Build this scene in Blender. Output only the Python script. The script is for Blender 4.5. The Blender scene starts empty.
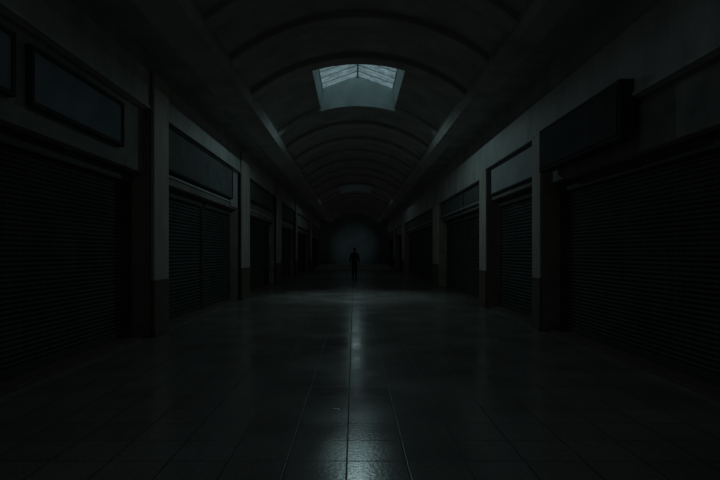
import bpy, bmesh, math, random
from mathutils import Vector, Matrix
random.seed(4)
sc = bpy.context.scene
COL = sc.collection
EYE = 1.6                                   # eye height above the floor

# ------------------------------------------------------------------ helpers
def ngon_box(bm, x0, x1, y0, y1, z0, z1):
    if x0 > x1: x0, x1 = x1, x0
    if y0 > y1: y0, y1 = y1, y0
    if z0 > z1: z0, z1 = z1, z0
    v = [bm.verts.new((x, y, z)) for z in (z0, z1) for y in (y0, y1) for x in (x0, x1)]
    for f in ((0,2,3,1),(4,5,7,6),(0,1,5,4),(2,6,7,3),(0,4,6,2),(1,3,7,5)):
        bm.faces.new([v[i] for i in f])

def box(bm, x0, x1, y0, y1, z0, z1, bev=0.0):
    if bev <= 0:
        ngon_box(bm, x0, x1, y0, y1, z0, z1); return
    t = bmesh.new(); ngon_box(t, x0, x1, y0, y1, z0, z1)
    bmesh.ops.bevel(t, geom=t.edges[:], offset=bev, segments=2, affect='EDGES', profile=.6)
    me = bpy.data.meshes.new('t'); t.to_mesh(me); t.free()
    bm.from_mesh(me); bpy.data.meshes.remove(me)

def obj(name, bm, mat, parent=None, loc=None, smooth=False):
    bmesh.ops.recalc_face_normals(bm, faces=bm.faces[:])
    me = bpy.data.meshes.new(name); bm.to_mesh(me); bm.free()
    if smooth:
        for p in me.polygons: p.use_smooth = True
    me.materials.append(mat)
    o = bpy.data.objects.new(name, me); COL.objects.link(o)
    if parent: o.parent = parent
    if loc: o.location = loc
    return o

def thing(name, label, cat, loc=(0,0,0), group=None):
    o = bpy.data.objects.new(name, None); COL.objects.link(o)
    o.location = loc; o.empty_display_size = .2
    o['label'] = label; o['category'] = cat
    if group: o['group'] = group
    return o

def struct(o):
    o['kind'] = 'structure'; return o

# ------------------------------------------------------------------ materials
def mat(name, c1, c2=None, scale=3.0, rough=.8, metal=0.0, bump=0.0, bscale=40.0, spec=.5, stretch=(1,1,1), streak=0.0):
    m = bpy.data.materials.new(name); m.use_nodes = True
    nt = m.node_tree; b = nt.nodes['Principled BSDF']
    b.inputs['Roughness'].default_value = rough; b.inputs['Metallic'].default_value = metal
    b.inputs['Specular IOR Level'].default_value = spec
    b.inputs['Base Color'].default_value = (*c1, 1)
    geo = nt.nodes.new('ShaderNodeNewGeometry')
    mp = nt.nodes.new('ShaderNodeMapping'); mp.inputs['Scale'].default_value = stretch
    nt.links.new(geo.outputs['Position'], mp.inputs['Vector'])
    if c2:
        n = nt.nodes.new('ShaderNodeTexNoise'); n.inputs['Scale'].default_value = scale
        n.inputs['Detail'].default_value = 8; n.inputs['Roughness'].default_value = .65
        nt.links.new(mp.outputs['Vector'], n.inputs['Vector'])
        r = nt.nodes.new('ShaderNodeValToRGB')
        r.color_ramp.elements[0].position = .35; r.color_ramp.elements[0].color = (*c2, 1)
        r.color_ramp.elements[1].position = .68; r.color_ramp.elements[1].color = (*c1, 1)
        nt.links.new(n.outputs['Fac'], r.inputs['Fac'])
        nt.links.new(r.outputs['Color'], b.inputs['Base Color'])
    if bump:
        n2 = nt.nodes.new('ShaderNodeTexNoise'); n2.inputs['Scale'].default_value = bscale; n2.inputs['Detail'].default_value = 4
        nt.links.new(geo.outputs['Position'], n2.inputs['Vector'])
        bp = nt.nodes.new('ShaderNodeBump'); bp.inputs['Strength'].default_value = bump; bp.inputs['Distance'].default_value = .02
        nt.links.new(n2.outputs['Fac'], bp.inputs['Height']); nt.links.new(bp.outputs['Normal'], b.inputs['Normal'])
    return m

M = {}
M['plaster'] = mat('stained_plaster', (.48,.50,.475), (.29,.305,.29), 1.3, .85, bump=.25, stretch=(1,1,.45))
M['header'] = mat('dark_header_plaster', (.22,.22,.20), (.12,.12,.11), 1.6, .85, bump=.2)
M['vault'] = mat('vault_plaster', (.38,.40,.375), (.23,.245,.23), 1.1, .9, bump=.35, bscale=18)
M['rib'] = mat('rib_plaster', (.40,.415,.385), (.25,.26,.24), 1.2, .9, bump=.3, bscale=18)
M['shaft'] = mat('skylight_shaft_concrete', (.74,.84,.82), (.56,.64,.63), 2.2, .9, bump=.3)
M['pillar'] = mat('pillar_render', (.50,.47,.41), (.33,.31,.26), 2.5, .75, bump=.2, stretch=(1,1,.3))
M['dado'] = mat('dado_tile', (.16,.13,.10), (.10,.08,.065), 5, .45)
M['jamb'] = mat('jamb_paint', (.30,.27,.22), (.18,.16,.13), 3, .75)
M['sign'] = mat('sign_face_grey', (.125,.14,.14), (.085,.095,.095), 2.0, .9, spec=.12)
M['sign_blue'] = mat('sign_face_blue_grey', (.20,.24,.27), (.13,.16,.185), 1.5, .9, spec=.12)
M['sign_dark'] = mat('sign_face_dark', (.065,.072,.076), (.04,.046,.048), 1.6, .9, spec=.12)
M['panel'] = mat('transom_panel', (.40,.43,.43), (.28,.31,.31), 1.4, .9, spec=.12)
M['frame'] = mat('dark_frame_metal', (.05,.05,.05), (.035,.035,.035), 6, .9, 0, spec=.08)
M['rail'] = mat('shutter_rail', (.075,.072,.066), (.045,.043,.04), 5, .7, 0, spec=.2)
M['end'] = mat('end_wall_plaster', (.19,.24,.245), (.12,.16,.165), .8, .9)
M['step'] = mat('step_stone', (.40,.42,.41), (.28,.30,.29), 2, .5)
M['bar'] = mat('glazing_bar_metal', (.26,.31,.31), (.18,.22,.22), 6, .6, 0)
M['coat'] = mat('black_coat_cloth', (.012,.013,.014), (.008,.009,.010), 20, .9)
M['trousers'] = mat('black_trouser_cloth', (.010,.011,.012), (.007,.008,.009), 20, .9)
M['shoe'] = mat('black_shoe_leather', (.01,.01,.01), None, 1, .5)
M['skin'] = mat('skin', (.10,.075,.06), (.08,.06,.05), 12, .6)
M['hair'] = mat('dark_hair', (.01,.009,.008), None, 1, .7)

def shutter_mat(name, c1, c2):
    m = mat(name, c1, c2, 1.2, .75, .0, spec=.15)
    nt = m.node_tree; b = nt.nodes['Principled BSDF']
    geo = nt.nodes.new('ShaderNodeNewGeometry'); sp = nt.nodes.new('ShaderNodeSeparateXYZ')
    nt.links.new(geo.outputs['Position'], sp.inputs[0])
    d = nt.nodes.new('ShaderNodeMath'); d.operation = 'DIVIDE'; d.inputs[1].default_value = .26
    fr = nt.nodes.new('ShaderNodeMath'); fr.operation = 'FRACT'
    lt = nt.nodes.new('ShaderNodeMath'); lt.operation = 'LESS_THAN'; lt.inputs[1].default_value = .07
    nt.links.new(sp.outputs['Y'], d.inputs[0]); nt.links.new(d.outputs[0], fr.inputs[0]); nt.links.new(fr.outputs[0], lt.inputs[0])
    src = b.inputs['Base Color'].links[0].from_socket
    mx = nt.nodes.new('ShaderNodeMix'); mx.data_type = 'RGBA'; mx.blend_type = 'MULTIPLY'
    mx.inputs['B'].default_value = (1.7,1.7,1.6,1)
    nt.links.new(lt.outputs[0], mx.inputs['Factor']); nt.links.new(src, mx.inputs['A'])
    nt.links.new(mx.outputs['Result'], b.inputs['Base Color'])
    return m
M['shutter'] = shutter_mat('shutter_steel', (.08,.08,.072), (.045,.045,.04))
M['shutter_far'] = mat('shutter_steel_painted', (.07,.075,.072), (.04,.044,.042), 1.5, .7, .0, spec=.2)

def floor_mat():
    m = bpy.data.materials.new('glossy_floor_tile'); m.use_nodes = True
    nt = m.node_tree; b = nt.nodes['Principled BSDF']; L = nt.links.new; N = nt.nodes.new
    geo = N('ShaderNodeNewGeometry'); sp = N('ShaderNodeSeparateXYZ'); L(geo.outputs['Position'], sp.inputs[0])
    T = .455
    def grout(out, off):
        a = N('ShaderNodeMath'); a.operation = 'ADD'; a.inputs[1].default_value = off + T*200; L(out, a.inputs[0])
        d = N('ShaderNodeMath'); d.operation = 'DIVIDE'; d.inputs[1].default_value = T; L(a.outputs[0], d.inputs[0])
        f = N('ShaderNodeMath'); f.operation = 'FRACT'; L(d.outputs[0], f.inputs[0])
        s = N('ShaderNodeMath'); s.operation = 'SUBTRACT'; s.inputs[1].default_value = .5; L(f.outputs[0], s.inputs[0])
        ab = N('ShaderNodeMath'); ab.operation = 'ABSOLUTE'; L(s.outputs[0], ab.inputs[0])
        r = N('ShaderNodeMapRange'); r.inputs['From Min'].default_value = .483; r.inputs['From Max'].default_value = .494; L(ab.outputs[0], r.inputs['Value'])
        fl = N('ShaderNodeMath'); fl.operation = 'FLOOR'; L(d.outputs[0], fl.inputs[0])
        return r.outputs['Result'], fl.outputs[0]
    gx, ix = grout(sp.outputs['X'], .055); gy, iy = grout(sp.outputs['Y'], -.01)
    mxg = N('ShaderNodeMath'); mxg.operation = 'MAXIMUM'; L(gx, mxg.inputs[0]); L(gy, mxg.inputs[1])
    cmb = N('ShaderNodeCombineXYZ'); L(ix, cmb.inputs['X']); L(iy, cmb.inputs['Y'])
    wn = N('ShaderNodeTexWhiteNoise'); wn.noise_dimensions = '3D'; L(cmb.outputs[0], wn.inputs['Vector'])
    n = N('ShaderNodeTexNoise'); n.inputs['Scale'].default_value = 30; n.inputs['Detail'].default_value = 6; L(geo.outputs['Position'], n.inputs['Vector'])
    n3 = N('ShaderNodeTexNoise'); n3.inputs['Scale'].default_value = .9; n3.inputs['Detail'].default_value = 6; L(geo.outputs['Position'], n3.inputs['Vector'])
    av = N('ShaderNodeMath'); av.operation = 'ADD'; L(n.outputs['Fac'], av.inputs[0]); L(n3.outputs['Fac'], av.inputs[1])
    av2 = N('ShaderNodeMath'); av2.operation = 'MULTIPLY_ADD'; av2.inputs[1].default_value = .18; L(wn.outputs['Value'], av2.inputs[0]); L(av.outputs[0], av2.inputs[2])
    hf = N('ShaderNodeMath'); hf.operation = 'MULTIPLY'; hf.inputs[1].default_value = .46; L(av2.outputs[0], hf.inputs[0])
    cr = N('ShaderNodeValToRGB'); cr.color_ramp.elements[0].position = .3; cr.color_ramp.elements[0].color = (.12,.118,.105,1)
    cr.color_ramp.elements[1].position = .72; cr.color_ramp.elements[1].color = (.26,.26,.24,1); L(hf.outputs[0], cr.inputs['Fac'])
    mx = N('ShaderNodeMix'); mx.data_type = 'RGBA'; mx.inputs['B'].default_value = (.022,.022,.02,1)
    L(mxg.outputs[0], mx.inputs['Factor']); L(cr.outputs['Color'], mx.inputs['A']); L(mx.outputs['Result'], b.inputs['Base Color'])
    rr = N('ShaderNodeMapRange'); rr.inputs['From Min'].default_value = .3; rr.inputs['From Max'].default_value = .7
    rr.inputs['To Min'].default_value = .15; rr.inputs['To Max'].default_value = .27; L(n3.outputs['Fac'], rr.inputs['Value'])
    ra = N('ShaderNodeMath'); ra.operation = 'MULTIPLY_ADD'; ra.inputs[1].default_value = .5; L(mxg.outputs[0], ra.inputs[0]); L(rr.outputs['Result'], ra.inputs[2])
    L(ra.outputs[0], b.inputs['Roughness'])
    hs = N('ShaderNodeMath'); hs.operation = 'MULTIPLY_ADD'; hs.inputs[1].default_value = -2.5; L(mxg.outputs[0], hs.inputs[0]); L(n.outputs['Fac'], hs.inputs[2])
    bp = N('ShaderNodeBump'); bp.inputs['Strength'].default_value = .12; bp.inputs['Distance'].default_value = .01
    L(hs.outputs[0], bp.inputs['Height']); L(bp.outputs['Normal'], b.inputs['Normal'])
    b.inputs['Specular IOR Level'].default_value = .45
    return m
M['floor'] = floor_mat()

def pane_mat(name, col, power):
    """wired, dirty glass with the night sky glowing through it"""
    m = bpy.data.materials.new(name); m.use_nodes = True
    nt = m.node_tree; L = nt.links.new; N = nt.nodes.new
    b = nt.nodes['Principled BSDF']; b.inputs['Base Color'].default_value = (.12,.15,.16,1); b.inputs['Roughness'].default_value = .3
    geo = N('ShaderNodeNewGeometry')
    n = N('ShaderNodeTexNoise'); n.inputs['Scale'].default_value = 5; n.inputs['Detail'].default_value = 7; L(geo.outputs['Position'], n.inputs['Vector'])
    cr = N('ShaderNodeValToRGB'); cr.color_ramp.elements[0].position = .3; cr.color_ramp.elements[0].color = (*[c*.45 for c in col],1)
    cr.color_ramp.elements[1].position = .7; cr.color_ramp.elements[1].color = (*col,1); L(n.outputs['Fac'], cr.inputs['Fac'])
    n2 = N('ShaderNodeTexNoise'); n2.inputs['Scale'].default_value = 38; n2.inputs['Detail'].default_value = 3; L(geo.outputs['Position'], n2.inputs['Vector'])
    r2 = N('ShaderNodeMapRange'); r2.inputs['From Min'].default_value = .3; r2.inputs['From Max'].default_value = .7; r2.inputs['To Min'].default_value = .35; r2.inputs['To Max'].default_value = 1.5
    L(n2.outputs['Fac'], r2.inputs['Value'])
    mu = N('ShaderNodeMath'); mu.operation = 'MULTIPLY'; mu.inputs[1].default_value = power; L(r2.outputs['Result'], mu.inputs[0]); L(mu.outputs[0], b.inputs['Emission Strength'])
    L(cr.outputs['Color'], b.inputs['Emission Color'])
    return m

# ------------------------------------------------------------------ dimensions
YB, YE = -4.0, 62.0
XF = 3.85           # face of the upper fascia
XH = 3.97           # face of the header band below it
XS = 4.25           # plane of the shutters
XO = 4.62           # outer back of the walls
VC = .11            # vault centre line
VW = 2.44           # half width of the vault at the spring
ZS = EYE + 3.70     # spring height
RISE = .85
R = (VW*VW + RISE*RISE) / (2*RISE)
def arc_z(x, drop=0.0):
    return ZS + RISE - drop - (R - math.sqrt(max(R*R - (x-VC)**2, 0)))

# floor
bm = bmesh.new(); box(bm, -XO, XO, YB, YE+.4, -.12, 0)
struct(obj('floor', bm, M['floor']))

# ------------------------------------------------------------------ vault with skylight openings
SKY = [(3.0, 6.5), (12.6, 16.1), (35.0, 38.4)]
OW = 1.12           # half width of the openings
NA = 28
xs = sorted(set([VC - VW + 2*VW*i/NA for i in range(NA+1)] + [VC-OW, VC+OW]))
ys = sorted(set([YB, YE] + [a for s in SKY for a in s]))
bm = bmesh.new()
grid = [[bm.verts.new((x, y, arc_z(x))) for x in xs] for y in ys]
for j in range(len(ys)-1):
    hole = any(abs(ys[j]-a) < 1e-6 for a, b in SKY)
    for i in range(len(xs)-1):
        xm = (xs[i]+xs[i+1])/2
        if hole and abs(xm-VC) < OW: continue
        bm.faces.new((grid[j][i], grid[j][i+1], grid[j+1][i+1], grid[j+1][i]))
# solid side: edge beams, dark coves beside the walls
for s in (-1, 1):
    xi = VC + s*VW
    def strip(p, q):
        a = [bm.verts.new((p[0], y, p[1])) for y in (YB, YE)]; b = [bm.verts.new((q[0], y, q[1])) for y in (YB, YE)]
        bm.faces.new((a[0], a[1], b[1], b[0]))
    zb = EYE + 3.42
    strip((xi, ZS), (xi - s*.02, zb+.10)); strip((xi - s*.02, zb+.10), (xi + s*.07, zb))      # inner face and chamfer
    strip((xi + s*.07, zb), (s*3.0, zb-.03)); strip((s*3.0, zb-.03), (s*3.0, zb+.34))
    strip((s*3.0, zb+.34), (s*XO, zb+.34))
c = struct(obj('ceiling', bm, M['vault']))

# ribs across the vault
def rib(n, y0, w, drop):
    bm = bmesh.new(); prof = []
    K = 32
    for i in range(K+1):
        x = VC - VW + 2*VW*i/K
        z0, z1 = arc_z(x), arc_z(x, drop)
        prof.append([bm.verts.new((x, y, z)) for y, z in ((y0, z0+.02), (y0, z1+.02), (y0+.03, z1), (y0+w-.03, z1), (y0+w, z1+.02), (y0+w, z0+.02))])
    for i in range(K):
        for k in range(6):
            bm.faces.new((prof[i][k], prof[i+1][k], prof[i+1][(k+1)%6], prof[i][(k+1)%6]))
    bm.faces.new(prof[0]); bm.faces.new(prof[-1])
    struct(obj('trim_%d' % n, bm, M['rib']))
rib_y = [-2.2, .3, 2.55, 6.55, 8.3, 10.05, 12.15, 16.12, 18.4, 20.9, 23.4, 25.9, 28.4, 30.9, 34.5, 38.45, 41, 43.5, 46, 48.5, 51, 53.5, 56, 58.5, 61]
for i, y in enumerate(rib_y): rib(i+1, y, .42, .14)

# ------------------------------------------------------------------ skylights: shaft, gable glazing, bars
ZE, ZR = EYE + 4.94, EYE + 5.32
def skylight(n, y0, y1, glass, lab):
    root = bpy.data.objects.new('window_%d' % n, None); COL.objects.link(root); root.location = (VC, y0, ZE)
    root['kind'] = 'structure'
    off = Vector((VC, y0, ZE))
    def part(name, bm, m):
        for v in bm.verts: v.co -= off
        return obj(name, bm, m, root)
    bm = bmesh.new(); ew = 1.06
    K = 10
    for y in (y0, y1):                        # gable end walls down to the vault arc
        low = [bm.verts.new((VC - OW + 2*OW*i/K, y, arc_z(VC - OW + 2*OW*i/K, .142 if y == y1 else 0))) for i in range(K+1)]
        e1 = bm.verts.new((VC+ew, y, ZE)); rg = bm.verts.new((VC, y, ZR)); e0 = bm.verts.new((VC-ew, y, ZE))
        bm.faces.new(low + [e1, rg, e0])
    for s in (-1, 1):
        q = [bm.verts.new(p) for p in ((VC+s*OW, y0, arc_z(VC+OW)), (VC+s*OW, y1, arc_z(VC+OW)), (VC+s*ew, y1, ZE), (VC+s*ew, y0, ZE))]
        bm.faces.new(q)
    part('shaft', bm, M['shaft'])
    for s in (-1, 1):
        bm = bmesh.new()
        q = [bm.verts.new(p) for p in ((VC+s*ew, y0, ZE), (VC+s*ew, y1, ZE), (VC, y1, ZR), (VC, y0, ZR))]
        bm.faces.new(q); part('glass_pane', bm, glass)
        nb = 7
        for k in range(1, nb):
            yy = y0 + (y1-y0)*k/nb; bm = bmesh.new(); h = .009
            p0 = Vector((VC+s*ew, yy, ZE-.02)); p1 = Vector((VC, yy, ZR-.02))
            v = [bm.verts.new(p + Vector((0, dy, dz))) for p in (p0, p1) for dy, dz in ((-h,0),(h,0),(h,-.012),(-h,-.012))]
            for f in ((0,1,2,3),(4,7,6,5),(0,4,5,1),(1,5,6,2),(2,6,7,3),(3,7,4,0)): bm.faces.new([v[i] for i in f])
            part('glazing_bar', bm, M['bar'])
    bm = bmesh.new(); box(bm, VC-.022, VC+.022, y0+.01, y1-.01, ZR-.06, ZR-.015); part('ridge_bar', bm, M['bar'])
    for s in (-1, 1):
        bm = bmesh.new(); box(bm, VC+s*(ew-.02), VC+s*(ew-.002), y0+.01, y1-.01, ZE-.03, ZE-.01); part('eaves_bar', bm, M['shaft'])
    return root
SKYC = (.40, .62, .68)
G1 = pane_mat('wired_glass_near', SKYC, .42); G2 = pane_mat('wired_glass', SKYC, .36); G3 = pane_mat('wired_glass_far', SKYC, .018)
skylight(1, *SKY[0], G1, ''); skylight(2, *SKY[1], G2, ''); skylight(3, *SKY[2], G3, '')

# ------------------------------------------------------------------ shop walls
# bay: (y0, y1, fascia bottom, header bottom, [shutter divisions])
LEFT = [(YB, 10.1, EYE+2.70, EYE+1.50, []), (10.9, 18.1, EYE+2.70, EYE+1.45, [14.8]), (19.4, 26.4, EYE+2.75, EYE+1.45, [24.0]),
        (27.9, 34.9, EYE+2.7, EYE+1.45, [31.4]), (35.7, 46.3, EYE+2.7, EYE+1.45, [41.0]), (48.0, YE, EYE+2.7, EYE+1.45, [55.0])]
RIGHT = [(YB, 10.9, EYE+2.15, EYE+1.40, []), (11.4, 15.4, EYE+2.42, EYE+1.50, []), (16.2, 24.2, EYE+2.22, EYE+1.42, [20.5]),
         (25.8, 40.8, EYE+2.2, EYE+1.42, [33.3]), (42.3, 49.6, EYE+2.2, EYE+1.42, [46.0]), (51.2, YE, EYE+2.2, EYE+1.42, [56.5])]
TOPL, TOPR = EYE+3.42, EYE+3.16
def wall(side, s, bays, top):
    bm = bmesh.new(); hb_ = bmesh.new()
    for y0, y1, fb, hb, div in bays:
        box(bm, s*XF, s*XO, y0, y1, fb, top, 0)
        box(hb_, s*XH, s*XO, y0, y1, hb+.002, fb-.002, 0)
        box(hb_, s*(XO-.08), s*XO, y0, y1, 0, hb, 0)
        if y0 > 0: box(bm, s*(XH-.035), s*(XH+.02), y0+.01, y1-.01, hb+.16, hb+.20)
        box(bm, s*(XF-.03), s*(XF+.01), y0+.01, y1-.01, fb+.0, fb+.05)
    ys_ = [b[0] for b in bays] + [b[1] for b in bays]
    box(bm, s*(XF+.07), s*XO, min(ys_), max(ys_), top, EYE+3.8)
    o = struct(obj('wall_' + side, bm, M['plaster']))
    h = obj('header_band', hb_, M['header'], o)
    bm = bmesh.new()
    for y0, y1, fb, hb, div in bays:
        box(bm, s*(XF+.08), s*(XS+.12), y0, y1, 0, .05, .008)
    struct(obj('baseboard_' + side, bm, M['dado']))
wall('left', -1, LEFT, TOPL); wall('right', 1, RIGHT, TOPR)

# end wall with a blocked opening, and the low steps before it
bm = bmesh.new(); box(bm, -XO, XO, YE, YE+.3, 0, EYE+5.0); struct(obj('wall_back', bm, M['end']))
bm = bmesh.new()
for x0, x1 in ((-3.0, -2.8), (2.8, 3.0)): box(bm, x0, x1, YE-.08, YE-.002, .29, 4.2, .01)
box(bm, -3.0, 3.0, YE-.08, YE-.002, 4.2, 4.45, .01)
struct(obj('trim_40', bm, M['end']))
for k, (ya, z) in enumerate(((50.0, .14), (55.5, .28))):
    bm = bmesh.new(); box(bm, -XF+.1, XF-.1, ya, YE-.1 if k else 55.5, .001, z, .015); struct(obj('trim_%d' % (41+k), bm, M['step']))

# ------------------------------------------------------------------ pillars
def pillar(s, y0, y1, top, lab):
    t = thing('pillar', lab, 'pillar', (s*4.1, (y0+y1)/2, 0), 'pillars along the left shopfronts' if s < 0 else 'pillars along the right shopfronts')
    xa, xb, yh = .33 if s < 0 else .31, -.5, (y1-y0)/2
    def P(name, x0, x1, z0, z1, m, g=0.0, bev=.012, y=.003):
        bm = bmesh.new(); box(bm, -s*(x0+g), -s*x1, -yh+y, yh-y, z0, z1, bev); return obj(name, bm, m, t)
    P('shaft', xa, .265, 1.07, top, M['pillar'])                 # pale front pilaster
    P('shadow_gap' if s < 0 and y0 > 12 else 'return_face', .265, .15, .02, top-.002, M['frame'] if s < 0 and y0 > 12 else M['jamb'], bev=.002, y=.06 if s < 0 else .004)  # on farther left pillars the gap's shade is put into a dark strip
    P('jamb', .15, xb, 0, top-.002, M['jamb'], bev=.006, y=.004)
    P('cap_strip', xa, .265, 1.02, 1.07, M['dado'], .015, .006)
    P('dado', xa, .265, .10, 1.02, M['dado'], .006)
    P('plinth', xa, .265, 0, .10, M['dado'], .02)
    return t
for (y0, y1, lab) in ((10.1, 10.9, 'nearest left pillar, full height, beside the closest left shutter'),
                      (18.1, 19.4, 'second left pillar, palest one, lit by the skylight'),
                      (26.4, 27.9, 'third left pillar back, brownish and dim, beyond the second grey sign'),
                      (34.9, 35.7, 'fourth left pillar back, narrow and almost lost in shadow'),
                      (46.3, 48.0, 'farthest left pillar, near the dark end of the arcade')):
    pillar(-1, y0, y1, TOPL, lab)
for (y0, y1, top, lab) in ((10.9, 11.4, EYE+2.42, 'nearest right pillar, dark, behind the projecting signboard'),
                      (15.4, 16.2, EYE+2.42, 'pale right pillar between the blank transom panel and the double shutters'),
                      (24.2, 25.8, EYE+2.22, 'third right pillar back, dim, past the double shutters'),
                      (40.8, 42.3, EYE+2.2, 'fourth right pillar back, thin pale strip near the far end'),
                      (49.6, 51.2, EYE+2.2, 'farthest right pillar, at the steps before the end wall')):
    pillar(1, y0, y1, top, lab)

# wall pieces above the short right pillars
bm = bmesh.new()
for y0, y1, top in ((10.9, 11.4, EYE+2.42), (15.4, 16.2, EYE+2.42), (24.2, 25.8, EYE+2.22), (40.8, 42.3, EYE+2.2), (49.6, 51.2, EYE+2.2)):
    box(bm, XF, XO, y0, y1, top, TOPR)
struct(obj('trim_45', bm, M['plaster']))

# ------------------------------------------------------------------ roller shutters
def shutter(s, y0, y1, zt, lab, m, pitch=.085):
    t = thing('roller_shutter', lab, 'shutter', (s*XS, (y0+y1)/2, .05), 'roller shutters of the left shops' if s < 0 else 'roller shutters of the right shops')
    h = (y1-y0)/2; zt -= .05
    bm = bmesh.new(); prev = None; z = .13
    while z < zt - .02:
        for f, d in ((0, .0), (.12, .016), (.5, .036), (.86, .016), (.97, -.012)):
            zz = z + f*pitch
            if zz > zt: break
            cur = [bm.verts.new((-s*d, y, zz)) for y in (-h+.05, h-.05)]
            if prev: bm.faces.new((prev[0], prev[1], cur[1], cur[0]))
            prev = cur
        z += pitch
    obj('curtain', bm, m, t)
    bm = bmesh.new(); box(bm, -s*.045, s*.03, -h+.06, h-.06, .0, .13, .008); obj('bottom_rail', bm, M['rail'], t)
    for e in (-1, 1):
        bm = bmesh.new(); box(bm, -s*.06, s*.05, e*(h-.075), e*(h-.003), 0, zt, .006); obj('guide_rail', bm, M['rail'], t)
    bm = bmesh.new(); box(bm, -s*.10, s*.10, -h+.08, h-.08, zt-.20, zt-.005, .02); obj('hood_box', bm, M['rail'], t)
    return t
SL = [['wide closest left roller shutter, dark slats, left of the nearest pillar'],
      ['left shutter of the pair under the long grey sign', 'right shutter of the pair under the long grey sign, next to the palest pillar'],
      ['wide shutter just past the palest left pillar', 'narrow shutter beside the third left pillar back'],
      ['nearer shutter beyond the third left pillar back', 'farther shutter before the narrow fourth left pillar'],
      ['nearer shutter beyond the narrow fourth left pillar', 'dark shutter before the farthest left pillar'],
      ['shutter just beyond the farthest left pillar', 'last left shutter, beside the end wall']]
SR = [['wide closest right roller shutter under the projecting signboard'],
      ['narrow shutter under the blank pale transom panel'],
      ['nearer shutter of the right pair, beside the pale right pillar', 'farther shutter of the right pair, beside the third right pillar'],
      ['nearer shutter beyond the third right pillar back', 'farther shutter before the fourth right pillar back'],
      ['nearer shutter beyond the fourth right pillar', 'dark shutter before the farthest right pillar'],
      ['shutter just beyond the farthest right pillar', 'last right shutter, beside the end wall']]
for s, bays, labs in ((-1, LEFT, SL), (1, RIGHT, SR)):
    for i, (b, lb) in enumerate(zip(bays, labs)):
        cuts = [b[0]] + b[4] + [b[1]]
        for k in range(len(cuts)-1):
            shutter(s, cuts[k] + (.06 if k else .004), cuts[k+1] - (.06 if k < len(cuts)-2 else .004), b[3], lb[k], M['shutter'] if i == 0 else M['shutter_far'], .065 if i == 0 else .085)
        for k, yd in enumerate(b[4]):           # mullion between two shutters
            bm = bmesh.new(); box(bm, -s*.07, s*.12, -.055, .055, 0, b[3]-.052, .008)
            o = obj('mullion_post', bm, M['frame'], None, (s*XS, yd, .05))
            o['label'] = 'dark post between the two shutters of the %s %s bay' % (['nearest','second','third','fourth','fifth','last'][i], 'left' if s < 0 else 'right')
            o['category'] = 'post'
# ------------------------------------------------------------------ signs and transom panels
def sign(name, s, xf, xb, y0, y1, h0, h1, m, lab, cat='sign', fr=.06, seams=(), mf=None):
    """board with a raised frame, mounted on the wall"""
    zc = EYE + h0
    t = thing(name, lab, cat, (s*xb, (y0+y1)/2, zc))
    h = (y1-y0)/2; H = h1-h0; d = xb-xf; mf = mf or M['frame']
    bm = bmesh.new(); box(bm, -s*.004, -s*(d-.025), -h+fr*.5, h-fr*.5, fr*.5, H-fr*.5); obj('face_panel', bm, m, t)
    for a in ((-h, h, 0, fr), (-h, h, H-fr, H)):
        bm = bmesh.new(); box(bm, -s*.004, -s*d, *a, .006); obj('frame_rail', bm, mf, t)
    for a in ((-h, -h+fr, fr, H-fr), (h-fr, h, fr, H-fr)):
        bm = bmesh.new(); box(bm, -s*.004, -s*d, *a, .006); obj('frame_stile', bm, mf, t)
    for y in seams:
        bm = bmesh.new(); box(bm, -s*.01, -s*(d-.005), y-(y0+y1)/2-.03, y-(y0+y1)/2+.03, fr, H-fr, .005); obj('frame_divider', bm, mf, t)
    return t
sign('sign_panel', -1, 3.88, XH, 6.45, 9.05, 1.78, 2.52, M['sign_blue'], 'framed blue-grey blank sign panel over the closest left shutter')
sign('sign_panel', -1, 3.88, XH, 3.2, 6.15, 1.78, 2.52, M['sign_blue'], 'blue-grey blank sign panel cut by the left edge of the photo')
sign('shop_sign', -1, 3.86, XH, 11.0, 17.1, 1.70, 2.66, M['sign'], 'long dark grey blank shop sign between the first two left pillars', fr=.05)
sign('transom_panel', -1, 3.93, XH, 17.15, 18.08, 1.50, 2.66, M['panel'], 'small pale blank panel between the long grey sign and the palest pillar', 'panel', fr=.025, mf=M['panel'])
sign('shop_sign', -1, 3.86, XH, 19.5, 25.8, 1.95, 2.72, M['sign'], 'dark grey blank shop sign just past the palest left pillar', fr=.05)
sign('shop_sign', -1, 3.86, XH, 28.2, 34.6, 1.85, 2.66, M['sign'], 'dim blank shop sign beyond the third left pillar', fr=.05)
sign('shop_sign', -1, 3.86, XH, 36.2, 45.8, 1.8, 2.66, M['panel'], 'farthest blank shop sign on the left', fr=.05)
sign('transom_panel', 1, 3.90, XH, 11.45, 15.35, 1.62, 2.40, M['panel'], 'pale blank transom panel over the narrow right shutter', 'panel', fr=.05)
sign('transom_panel', 1, 3.92, XH, 16.3, 24.1, 1.50, 2.20, M['sign'], 'grey divided transom panel over the pair of right shutters', 'panel', fr=.05, seams=(19.3,))
sign('transom_panel', 1, 3.92, XH, 26.2, 40.4, 1.50, 2.18, M['sign'], 'dim transom panel beyond the third right pillar', 'panel', fr=.05, seams=(33.3,))
sign('transom_panel', 1, 3.92, XH, 42.6, 49.3, 1.50, 2.18, M['panel'], 'farthest pale transom panel on the right', 'panel', fr=.05, seams=(46.0,))

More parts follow.
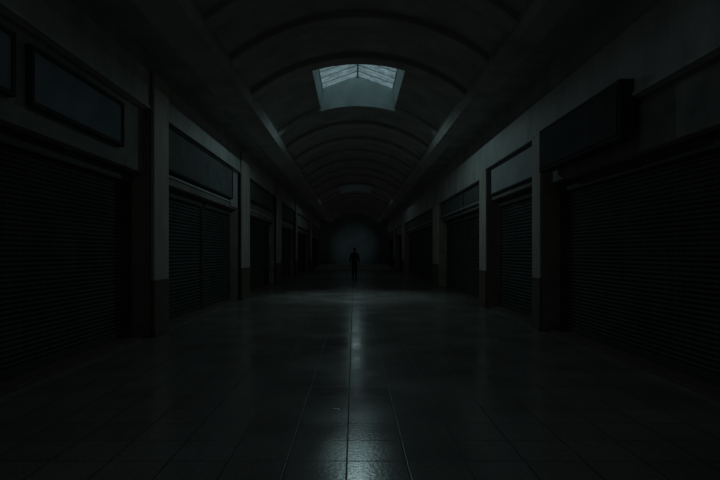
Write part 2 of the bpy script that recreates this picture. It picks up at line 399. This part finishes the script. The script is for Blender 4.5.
# projecting box sign on the right, carried on two brackets
t = thing('projecting_signboard', 'large dark box signboard projecting over the closest right shutter', 'sign', (XH, 8.95, EYE+1.57))
bm = bmesh.new(); box(bm, -.10, -.32, -1.6, 1.6, 0, .82, .012); obj('sign_box', bm, M['frame'], t)
bm = bmesh.new(); box(bm, -.322, -.335, -1.53, 1.53, .07, .75, .004); obj('face_panel', bm, M['sign_dark'], t)
for y in (-1.1, 1.1):
    bm = bmesh.new(); box(bm, -.004, -.10, y-.05, y+.05, .2, .55, .006); obj('bracket', bm, M['rail'], t)

# ------------------------------------------------------------------ the standing figure
def skin_mesh(name, nodes, edges, m, parent, sub=2):
    me = bpy.data.meshes.new(name)
    keys = list(nodes); idx = {k: i for i, k in enumerate(keys)}
    me.from_pydata([nodes[k][0] for k in keys], [(idx[a], idx[b]) for a, b in edges], [])
    o = bpy.data.objects.new(name, me); COL.objects.link(o); o.parent = parent
    md = o.modifiers.new('skin', 'SKIN'); md.use_smooth_shade = True
    for k in keys:
        r = nodes[k][1]; r = r if isinstance(r, tuple) else (r, r)
        sv = me.skin_vertices[0].data[idx[k]]; sv.radius = r; sv.use_root = (k == keys[0])
    s = o.modifiers.new('sub', 'SUBSURF'); s.levels = sub; s.render_levels = sub
    me.materials.append(m)
    return o
man = thing('person', 'lone dark figure in a coat standing far down the arcade floor', 'person', (.03, 32.5, 0))
man.scale = (1.02, 1.02, 1.02)
K = 1.03
def V(x, y, z): return (x*K, y*K, z*K)
N = {'pelvis': (V(0,0,.95), (.15,.105)), 'waist': (V(0,0,1.10), (.135,.10)), 'chest': (V(0,.01,1.30), (.165,.115)), 'upper': (V(0,.01,1.44), (.13,.09)),
     'neck': (V(0,.012,1.535), .050), 'throat': (V(0,.01,1.575), .050), 'jaw': (V(0,-.028,1.605), (.058,.066)), 'skull': (V(0,-.005,1.69), (.078,.098)), 'crown': (V(0,.005,1.755), (.055,.07))}
E = [('pelvis','waist'),('waist','chest'),('chest','upper'),('upper','neck'),('neck','throat'),('throat','jaw'),('jaw','skull'),('skull','crown')]
for s, n in ((-1,'l'),(1,'r')):
    N.update({n+'sho': (V(s*.165,.01,1.41), .060), n+'elb': (V(s*.240,.03,1.17), .045), n+'wri': (V(s*.254,-.02,.93), .030), n+'palm': (V(s*.257,-.035,.865), (.022,.036))})
    E += [('upper',n+'sho'),(n+'sho',n+'elb'),(n+'elb',n+'wri'),(n+'wri',n+'palm')]
    for k, (dy, ln) in enumerate(((-.034,.075),(-.012,.088),(.010,.082),(.030,.066))):
        a, b = n+'f%da'%k, n+'f%db'%k
        N[a] = (V(s*.258,-.038+dy,.83), .010); N[b] = (V(s*.247,-.046+dy,.83-ln), .008)
        E += [(n+'palm',a),(a,b)]
    N[n+'ta'] = (V(s*.241,-.078,.875), .011); N[n+'tb'] = (V(s*.234,-.095,.83), .009); E += [(n+'palm',n+'ta'),(n+'ta',n+'tb')]
    N.update({n+'hip': (V(s*.085,0,.88), .085), n+'knee': (V(s*.088,-.01,.49), .056), n+'calf': (V(s*.09,.015,.34), .053), n+'ank': (V(s*.092,.02,.09), .036), n+'toe': (V(s*.10,-.13,.04), .034)})
    E += [('pelvis',n+'hip'),(n+'hip',n+'knee'),(n+'knee',n+'calf'),(n+'calf',n+'ank'),(n+'ank',n+'toe')]
skin_mesh('body', N, E, M['skin'], man)
# face and ears
def blob(name, c, r, m, seg=12):
    bm = bmesh.new(); bmesh.ops.create_uvsphere(bm, u_segments=seg, v_segments=8, radius=1)
    for v in bm.verts: v.co = Vector((v.co.x*r[0], v.co.y*r[1], v.co.z*r[2])) + Vector(V(*c))
    return obj(name, bm, m, man, smooth=True)
blob('nose', (0,-.105,1.655), (.014,.020,.024), M['skin']); blob('mouth', (0,-.092,1.612), (.024,.008,.007), M['coat'])
for s in (-1, 1):
    blob('eye', (s*.031,-.092,1.685), (.012,.008,.008), M['coat']); blob('ear', (s*.076,.005,1.665), (.008,.018,.028), M['skin'])
bm = bmesh.new(); bmesh.ops.create_uvsphere(bm, u_segments=24, v_segments=16, radius=1)
for v in bm.verts: v.co = Vector((v.co.x*.083, v.co.y*.108+.012, v.co.z*.10 + 1.715*K))
bmesh.ops.delete(bm, geom=[v for v in bm.verts if v.co.z < 1.64*K or (v.co.y < -.055 and v.co.z < 1.735*K)], context='VERTS')
obj('hair', bm, M['hair'], man, smooth=True)
J = {'hem': (V(0,0,.82), (.20,.15)), 'hip': (V(0,0,.98), (.19,.14)), 'waist': (V(0,0,1.12), (.175,.13)), 'chest': (V(0,.01,1.30), (.20,.14)), 'upper': (V(0,.01,1.43), (.135,.105)), 'collar': (V(0,.012,1.555), (.078,.078))}
JE = [('hem','hip'),('hip','waist'),('waist','chest'),('chest','upper'),('upper','collar')]
for s, n in ((-1,'l'),(1,'r')):
    J.update({n+'sho': (V(s*.165,.01,1.405), .085), n+'elb': (V(s*.245,.03,1.17), .066), n+'cuff': (V(s*.255,-.01,.95), .050)})
    JE += [('upper',n+'sho'),(n+'sho',n+'elb'),(n+'elb',n+'cuff')]
skin_mesh('coat', J, JE, M['coat'], man)
T = {'seat': (V(0,0,.90), (.15,.12)), 'waist': (V(0,0,1.02), (.165,.125))}; TE = [('seat','waist')]
for s, n in ((-1,'l'),(1,'r')):
    T.update({n+'hip': (V(s*.088,0,.79), .094), n+'knee': (V(s*.086,-.005,.49), .080), n+'hem': (V(s*.092,.015,.10), .062)})
    TE += [('seat',n+'hip'),(n+'hip',n+'knee'),(n+'knee',n+'hem')]
skin_mesh('trousers', T, TE, M['trousers'], man)
for s in (-1, 1):
    bm = bmesh.new(); bmesh.ops.create_uvsphere(bm, u_segments=16, v_segments=10, radius=1)
    for v in bm.verts:
        w = .052 + .006*(v.co.y < 0)
        v.co = Vector((v.co.x*w + s*.098*K, v.co.y*.145 - .055, max(v.co.z, -.5)*.085 + .0425))
    obj('shoe', bm, M['shoe'], man, smooth=True)

# ------------------------------------------------------------------ light
def lamp(name, kind, loc, power, col=(.62,.88,.95), target=None, radius=.05, cone=None, blend=1.0, scale=None, spec=1.0):
    d = bpy.data.lights.new(name, kind); d.energy = power; d.color = col
    d.shadow_soft_size = radius
    o = bpy.data.objects.new(name, d); COL.objects.link(o); o.location = loc
    if target is not None:
        o.rotation_euler = (Vector(target)-Vector(loc)).to_track_quat('-Z', 'Y').to_euler()
    if cone: d.spot_size = math.radians(cone); d.spot_blend = blend
    d.specular_factor = spec
    if scale: o.scale = scale
    return o
def down(name, x, y, h, power, cone=172, blend=.2, spec=.25, tilt=0, col=(.60,.90,.93), scale=None):
    o = lamp(name, 'SPOT', (x, y, EYE+h), power, col=col, radius=0, cone=cone, blend=blend, spec=spec, scale=scale)
    o.rotation_euler = (tilt, 0, 0); return o
down('moonlight_near', VC, 5.0, 3.95, 2.2, spec=.02)
down('moonlight_mid', VC, 15.8, 3.95, 66, spec=.02)
down('added_floor_fill', VC, 19.5, 4.1, 215, cone=78, blend=1.0, spec=.02)  # added unseen fill under the closed vault, brightens the middle of the floor
down('moonlight_far', VC, 37, 3.9, 16, spec=.02)
down('moonbeam_pool', -.05, 4.9, 4.9, 200, cone=12, blend=1.0, spec=.05, tilt=math.atan2(-.6, 6.5), scale=(.40,1,1))
down('moonbeam_pool_far', -.05, 6.3, 4.9, 40, cone=9, blend=1.0, spec=.05, tilt=math.atan2(1.4, 6.5), scale=(.5,1,1))
lamp('end_glow', 'SPOT', (VC, 44, EYE+1.6), 330, target=(.0, 62, 2.2), radius=0, cone=21, blend=1.0, spec=.2, col=(.60,.93,.95))  # added unseen spot in mid-air that makes the glow on the end wall

w = bpy.data.worlds.new('night'); sc.world = w; w.use_nodes = True
w.node_tree.nodes['Background'].inputs[0].default_value = (.35, .55, .60, 1)
w.node_tree.nodes['Background'].inputs[1].default_value = .006

# ------------------------------------------------------------------ camera
cd = bpy.data.cameras.new('camera'); cam = bpy.data.objects.new('camera', cd); COL.objects.link(cam)
cam.location = (0, 0, EYE); cam.rotation_euler = (math.radians(90), 0, 0)
cd.sensor_width = 36; cd.lens = 535/720*36; cd.shift_x = 6/720; cd.shift_y = 12.5/720
cd.clip_start = .05; cd.clip_end = 300
sc.camera = cam
sc.view_settings.view_transform = 'Standard'; sc.view_settings.look = 'None'
sc.view_settings.exposure = 0; sc.view_settings.gamma = 1
sc.cycles.use_denoising = True
sc.cycles.max_bounces = 6
sc.cycles.use_fast_gi = True; sc.cycles.fast_gi_method = 'ADD'
w.light_settings.ao_factor = .0086; w.light_settings.distance = 3.0
sc.cycles.sample_clamp_indirect = .2
